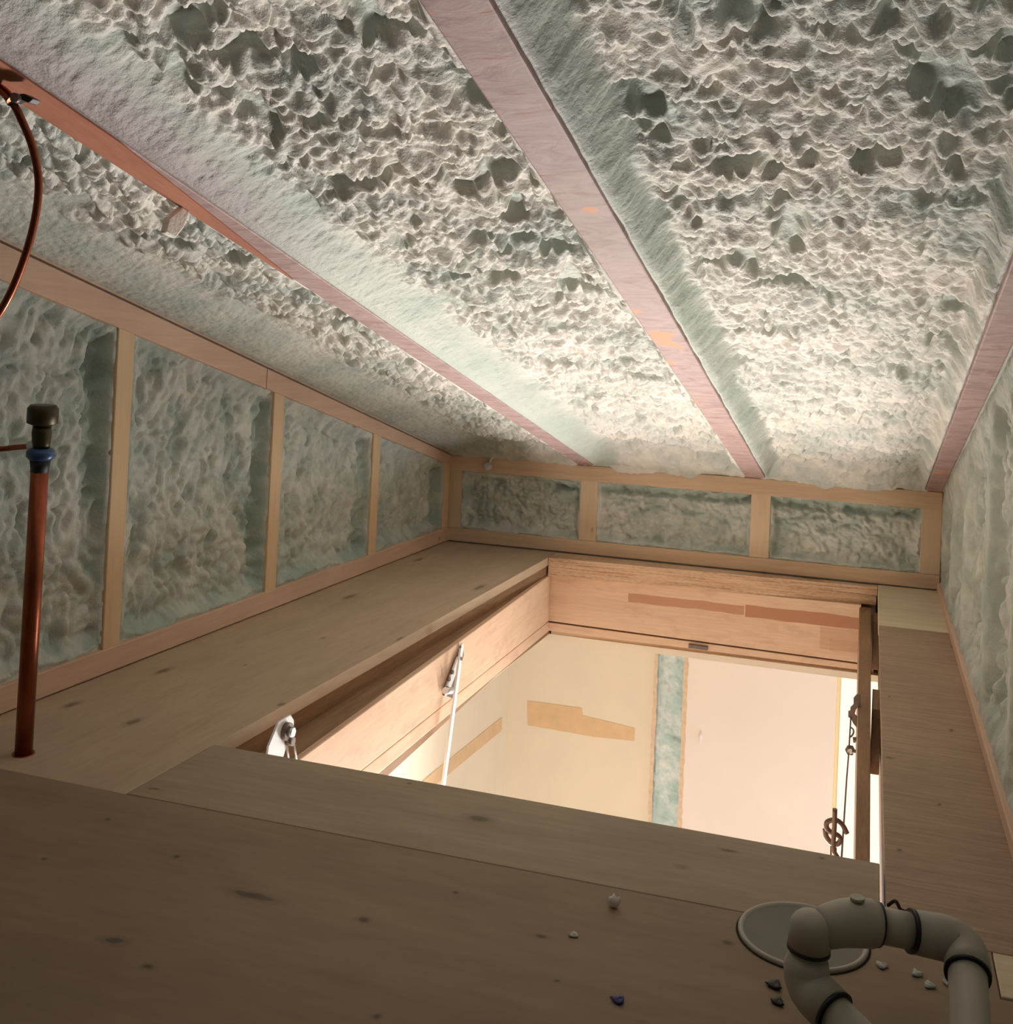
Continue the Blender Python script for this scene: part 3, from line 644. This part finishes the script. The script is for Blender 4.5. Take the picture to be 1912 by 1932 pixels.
MB().tube([pt + u * .040, pt + u * .043, pt + u * .060, pt + u * .064], [.010, .017, .017, .014], 24).build('cap', M['valve'], cp)
e0 = at(56, 842, 1, 1.0); c0 = pt + u * .018
MB().tube([c0, c0 + (e0 - c0) * .6, c0 + (e0 - c0) * .6, e0], [.008, .008, .0062, .0062], 16).build('side_port', M['steel'], cp)
path = [e0 + (e0 - c0) * .0, at(30, 844, 1, 1.0), at(0, 847, 1, .995), at(-60, 846, 1, .97), at(-130, 800, 1, .90), at(-120, 700, 1, .82), at(-45, 640, 1, .77), at(0, 588, 1, .75), at(34, 520, 1, .745), at(62, 432, 1, .74), at(73, 350, 1, .73), at(62, 280, 1, .715), at(38, 220, 1, .70), at(22, 190, 1, .695)]
tag(MB().tube(smooth_path(path, 8), .0033, 14).build('copper_tube', M['copper']), 'thin bent copper tube looping from the left rafter down to the pipe valve', 'tube')
k0 = at(18, 187, 1, .69); 
st = thing('pipe_clamp', tuple(k0), 'black clamp holding the thin copper tube to the left rafter', 'clamp')
cl = [at(x, y, 1, .69) for x, y in ((8, 190), (22, 178), (44, 176), (62, 186), (52, 194), (36, 186), (22, 192), (14, 200))]
MB().extrude(cl, (0, .010, 0)).build('strap', M['black'], st, bevel=.001)
c = at(33, 186, 1, .688); MB().tube([c, c + np.array((0, -.004, 0))], .004, 12).build('screw_head', M['steel_dark'], st)
tag(MB().tube(smooth_path([at(x, y, 1, .690) for x, y in ((22, 190), (6, 172), (-30, 150))], 6), .0042, 14).build('copper_stub', M['copper']), 'short copper stub above the black clamp at the left edge', 'pipe')

# ------------------------------------------------------------------ white pvc drain, bottom right
T = .80
pv = thing('pvc_drain_pipe', tuple(dep(1700, 1800, T) * np.array([1, 1, 0])), 'grey white plastic drain pipe bent round low over the deck, bottom right corner', 'pipe')
R1, R2 = .0136, .0160
unit = lambda q: q / np.linalg.norm(q)
r1_, r2_ = dep(1654, 1744, T), dep(1721, 1757, T)
h = unit(r2_ - r1_)
pB = dep(1824, 1778, T); pA = dep(1606, 1737, T - .002)
def ring(p, d_, r): MB().tube([p - d_ * .0014, p + d_ * .0014], r, 32).build('glue_ring', M['glue'], pv)
leg = unit(at(1835, 2040, 2, .030) - pB)
MB().tube(bend(r2_, pB, pB + leg * .030, .020), [R2 * .95] + [R2] * 10 + [R2 * 1.03], 32).build('elbow', M['pvc'], pv)
ring(pB + leg * .0305, leg, R2 * 1.01)
MB().tube([pB + leg * .024, pB + leg * .26], R1, 32).build('pipe_leg', M['pvc'], pv)
MB().tube([r1_ - h * .004, r2_ + h * .004], R1 * .94, 32).build('pipe_run', M['pvc'], pv)
ring(r2_ - h * .0005, h, R2 * .97); ring(r1_ + h * .0008, h, R2 * .97)
pC = dep(1530, 1757, T - .012)
MB().tube(bend(r1_, pA, pC + (pA - pC) * .20, .016), [R2 * .96] + [R2 * 1.06] * 4 + [R2 * 1.05, R2 * 1.04, R2 * 1.02, R2 * 1.0, R2 * .98, R2 * .96, R2 * .88], 32).build('elbow', M['pvc'], pv)
k_ = pA + np.array((.004, 0, R2 * 1.0)); MB().tube([k_, k_ + np.array((0, 0, .0025))], .0052, 16).build('moulding_knob', M['pvc'], pv)
pD = at(1519, 1856, 2, .034); vD = unit(pD - pC)
dome = [pC - vD * R2 * .96 * math.cos(a_) for a_ in (0.05, .35, .6, .9, 1.2)] + [pC + vD * .012]
MB().tube(dome, [.002, .0062, .0098, .0130, .0150, .0156], 32).build('elbow', M['pvc'], pv)
ring(pC + vD * .0125, vD, .0158)
MB().tube([pC + vD * .008, pD - vD * .010], R1, 32).build('pipe_leg', M['pvc'], pv)
pE = at(1574, 1912, 2, .028); vE = unit(pE - pD)
MB().tube(bend(pD - vD * .022, pD, pE, .014), [R1 * 1.02, R2 * 1.02] + [R2 * 1.04] * 10, 32).build('elbow', M['pvc'], pv)
ring(pE, vE, R2 * 1.05)
MB().tube([pE - vE * .006, pE + vE * .20], R1, 32).build('pipe_leg', M['pvc'], pv)

# round flange / cup sunk in the deck
fc = np.array([-.042, .957, 0.0]); n = 64
cup = thing('round_vent_cup', tuple(fc), 'round pale plastic cup let into the deck behind the drain pipe', 'vent')
prof = [(.0545, .0), (.0545, .0022), (.0535, .0032), (.0515, .0032), (.0505, .0022), (.0500, .0018), (.0440, .0012), (.0, .0008)]
MB().tube([fc + np.array((0, 0, .0002)), fc + np.array((0, 0, .0006))], .0562, 64).build('dark_gap_disc', M['dark_gap'], cup)  # thin dark disc drawn as the gap round the rim
vs = []; fs = []
for i, (r, z) in enumerate(prof):
    for k in range(n): w = 2 * math.pi * k / n; vs.append((fc[0] + r * math.cos(w), fc[1] + r * math.sin(w), z + .0005))
def seg(m0, m1):
    return [(i * n + k, i * n + (k + 1) % n, (i + 1) * n + (k + 1) % n, (i + 1) * n + k) for i in range(m0, m1) for k in range(n)]
M['cup_in'] = flat('cup_inside_grey', srgb(112, 106, 94), .6, 0, .06, 30)
mb = MB(); mb.add(vs[:6 * n], seg(0, 5), True); mb.build('rim', M['pvc'], cup)
mb = MB(); mb.add(vs[5 * n:], seg(0, 2), True); mb.build('bowl', M['cup_in'], cup)

# ------------------------------------------------------------------ crumbs and drips
def crumb(x, y, r, m, lab, z=0.0, name='foam_crumb', fl=.5, cat='foam crumb', grp='foam crumbs on the deck', axis=2, val=None, sq=(1, 1, 1)):
    q = at(x, y, axis, val if val is not None else z)
    vs = []; nu, nv = 10, 7
    for i in range(nv + 1):
        for k in range(nu):
            a_, b2 = math.pi * i / nv, 2 * math.pi * k / nu; rr = r * (1 + .28 * math.sin(3 * b2 + x) * math.sin(a_) + rng.uniform(-.16, .16))
            vs.append((q[0] + sq[0] * rr * math.sin(a_) * math.cos(b2), q[1] + sq[1] * rr * math.sin(a_) * math.sin(b2), q[2] + sq[2] * rr * fl * (1 + math.cos(a_))))
    fs = [(i * nu + k, i * nu + (k + 1) % nu, (i + 1) * nu + (k + 1) % nu, (i + 1) * nu + k) for i in range(nv) for k in range(nu)]
    return tag(MB().add(vs, fs, True).build(name, m), lab, cat, grp)
crumb(1158, 1712, .0050, M['drywall_pink'], 'upright pale foam crumb on the seam of the near plywood', fl=1.0)
crumb(1083, 1766, .004, M['pvc'], 'flat pale crumb on the near plywood', fl=.25)
crumb(1167, 1890, .005, flat('blue_plastic', srgb(50, 50, 110), .5), 'small blue scrap on the near plywood', name='plastic_scrap', fl=.3, cat='scrap', grp=None)
crumb(842, 1021, .009, M['pvc'], 'foam crumb in the far left corner of the deck', fl=.5)
for x, y, r in ((1462, 1862, .006), (1468, 1893, .005)):
    crumb(x, y, r, M['black'], 'dark scrap left of the plastic pipe, %s one' % ('upper' if y < 1880 else 'lower'), fl=.3, name='dark_scrap', cat='scrap', grp='dark scraps by the drain pipe')
for x, y in ((1730, 1840), (1755, 1862), (1665, 1825), (1790, 1858)):
    crumb(x, y, .0045, M['foam_wall'], 'foam crumb under the arch of the drain pipe', fl=.35, grp='crumbs under the drain pipe')
# black bits by the seam end
q0, q1 = at(1676, 1708, 2, .004), at(1712, 1720, 2, .004)
tag(MB().tube(smooth_path([q0, at(1690, 1700, 2, .012), at(1700, 1716, 2, .006), q1], 5), .0016, 8).build('bent_wire', M['black']), 'bent black wire scrap lying behind the horizontal white pipe', 'wire')
# foam drip over the far plate and strand
dr = thing('foam_drip', tuple(at(920, 882, 1, YF - .012)), 'pinkish foam drip hanging over the far top plate', 'foam drip')
MB().tube(smooth_path([at(942, 852, 1, YF - .01), at(930, 862, 1, YF - .014), at(921, 878, 1, YF - .014)], 6), .0035, 10).build('strand', M['foam'], dr)
q = at(920, 880, 1, YF - .014)
MB().tube([q + np.array((-.012, 0, .001)), q + np.array((-.007, 0, .001)), q + np.array((0, 0, 0)), q + np.array((.008, 0, .001)), q + np.array((.012, 0, .002))], [.003, .009, .011, .009, .003], 14).build('blob', M['foam'], dr)
# ragged foam edge along the top of the far plate
n = 420; L = []; H_ = []
xs = np.linspace(XL + .02, XR - .01, n)
lo = ZK - .001 - .010 * vnoise(xs, xs * 0, .035, 301) - .004 * vnoise(xs, xs * 0, .009, 302) + .010 * sst(vnoise(xs, xs * 0, .11, 303), .35, .6)
mb = MB()
vs = []; fs = []
for i in range(n):
    dep_ = .005 + .004 * float(vnoise(np.array([xs[i]]), np.array([0.]), .012, 304)[0])
    vs += [(xs[i], YF - .001, lo[i]), (xs[i], YF - dep_ - .004, lo[i] + .003), (xs[i], YF - dep_ - .012, ZK + .012), (xs[i], YF - .03, ZK + .03)]
for i in range(n - 1):
    for k in range(3): fs.append((4 * i + k, 4 * i + k + 1, 4 * i + 4 + k + 1, 4 * i + 4 + k))
mb.add(vs, fs, True); tag(mb.build('foam_edge', M['foam']), 'ragged edge of ceiling foam lapping over the far top plate', 'foam edge')
# torn pale foam flap beside the left rafter
fp = [at(x, y, 0, -.705) for x, y in ((335, 388), (350, 398), (338, 430), (322, 450), (300, 440), (308, 410))]
tag(MB().extrude(fp, (.007, .0, .0)).build('foam_flap', M['foam'], bevel=.0025), 'torn pale foam flap hanging beside the left rafter', 'foam flap')

for o in scn.objects:
    if '_w' in o: del o['_w']
